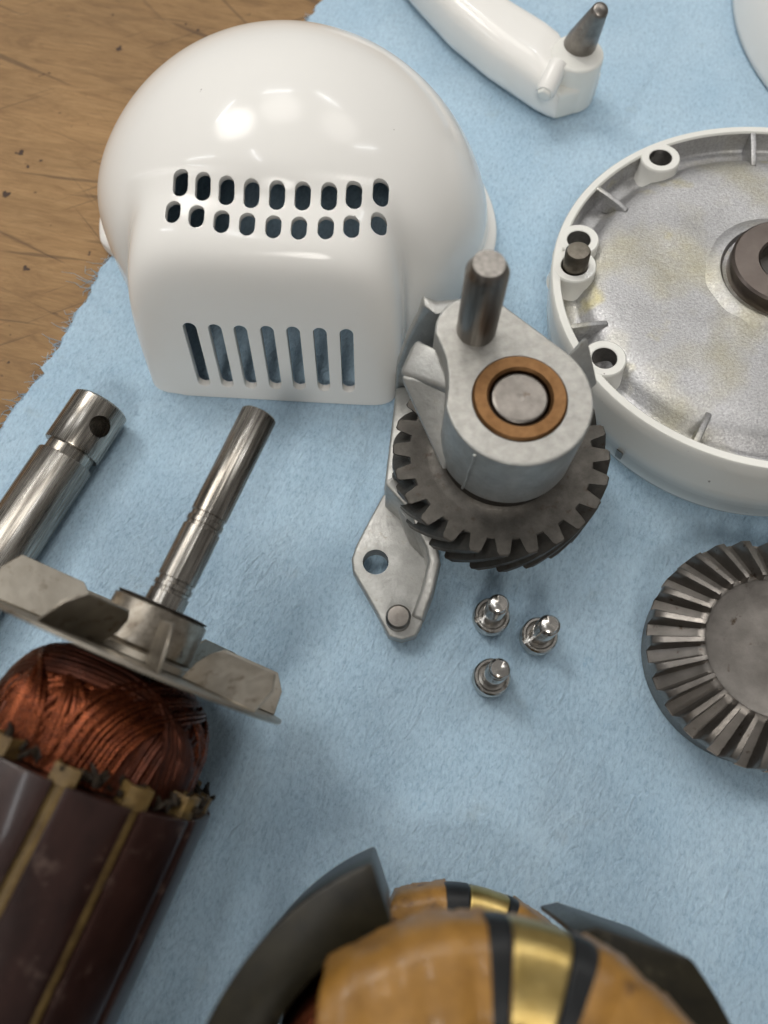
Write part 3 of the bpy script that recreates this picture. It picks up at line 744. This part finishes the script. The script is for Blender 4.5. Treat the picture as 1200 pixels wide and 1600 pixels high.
mb = MB(); mb.lathe([(26, 0.2), (35, 0.2), (35, 11), (26, 11), (26, .2)], 60); part('lower_winding', mb, 'black_tape', st)

# ------------------------------------------------------------------ white enamelled support arm with its tapered pin
ar0 = at(858, 150, 0); sa = thing('support_arm', 'white enamelled cast arm with a tapered grey steel pin standing on its end boss', 'support arm', ar0)
def A(px, py, z): return at(px, py, z) - ar0
mb = MB(); rings = []
# (bottom-side pixel, upper-side pixel, height, bottom z)
for (b, u, zh) in (((520, -150), (665, -180), 20), ((590, -62), (705, -90), 20), ((640, 2), (742, -38), 20), ((700, 68), (782, 0), 20), ((760, 118), (822, 22), 19), ((812, 153), (852, 40), 18.5), ((838, 170), (872, 56), 18), ((856, 177), (884, 74), 15), ((868, 178), (890, 95), 10)):
    P, Q = A(b[0], b[1], 5), A(u[0], u[1], zh*.75); c = (P+Q)/2; d_ = Vector((Q.x-P.x, Q.y-P.y)); wd = d_.length/2; d_.normalize(); ring = []
    for k in range(28):
        t = 2*math.pi*k/28; cc_, s_ = math.cos(t), math.sin(t); ex = .60
        a_ = wd*math.copysign(abs(cc_)**ex, cc_); z = zh/2 + .3 + (zh/2)*math.copysign(abs(s_)**ex, s_)
        ring.append((c.x + d_.x*a_, c.y + d_.y*a_, z))
    rings.append(ring)
mb.loft(rings); part('arm_body', mb, 'enamel_arm' if 'enamel_arm' in M else 'enamel', sa, angle=60)
bc = A(903, 81, 19); ec = A(868, 150, 8)
mb = MB(); bl = circle(bc.x, bc.y, 9.5, 40); mb.prism(circle(bc.x, bc.y, 9.9, 40), .6, 19, bl)
part('pin_boss', mb, 'enamel_worn', sa, bevel=1.2, seg=3)
mb = MB(); pts = []
for (px, py) in ((838, 168), (850, 180), (866, 187), (894, 180), (930, 152), (905, 120), (850, 120)):
    p = A(px, py, 1); pts += [p, Vector((p.x, p.y, 12.0))]
mb.hull(pts); part('end_block', mb, 'enamel_worn', sa, bevel=1.4, seg=3)
k0, k1 = A(868, 110, 16.5), A(851, 146, 14.3)
dv = (k1-k0).normalized(); e_ = dv.orthogonal().normalized(); g_ = dv.cross(e_)
mb = MB(); mb.loft([[k0 + dv*s_ + (e_*math.cos(2*math.pi*i/28)+g_*math.sin(2*math.pi*i/28))*r for i in range(28)] for r, s_ in ((3.7, -2), (3.6, (k1-k0).length-1), (3.1, (k1-k0).length))]); part('screw_boss', mb, 'enamel', sa)
mb = MB(); Ls = (k1-k0).length
mb.loft([[k0 + dv*s_ + (e_*math.cos(2*math.pi*i/6)+g_*math.sin(2*math.pi*i/6))*r for i in range(6)] for r, s_ in ((2.7, Ls-1), (2.7, Ls+.8), (2.2, Ls+1.3))]); part('set_screw', mb, 'enamel_worn', sa, bevel=.25)
p0, p1 = A(906, 70, 19), A(939, 14, 38); dv = (p1-p0).normalized(); Lp = (p1-p0).length; e_ = dv.orthogonal().normalized(); g_ = dv.cross(e_)
mb = MB(); mb.loft([[p0 + dv*s_ + (e_*math.cos(2*math.pi*i/40)+g_*math.sin(2*math.pi*i/40))*r for i in range(40)] for r, s_ in ((6.0, -6), (5.7, .6), (5.55, 2.5), (2.9, Lp-1.2), (2.7, Lp-.5), (2.0, Lp), (.05, Lp+.15))]); part('tapered_pin', mb, 'pin_steel' if 'pin_steel' in M else 'steel_dull', sa, angle=50)

# ------------------------------------------------------------------ white housing at the far right corner
hc = Vector((230, 288, 0)); hs = thing('white_housing', 'rounded white enamelled housing cut off at the top right corner beside the support arm', 'housing', hc)
rh = 90.0
mb = MB(); mb.lathe([(rh-2, .4), (rh, .4), (rh+.6, 1.2), (rh+.4, 3), (rh-.8, 10), (rh-4, 20), (rh-11, 30), (rh-22, 37.5), (rh-35, 41), (0.01, 42)], 120)
part('housing_shell', mb, 'enamel', hs, angle=60)

for k_ in ('iron', 'core', 'black_tape', 'burnt'): M[k_].node_tree.nodes['Principled BSDF'].inputs['Specular IOR Level'].default_value = .25
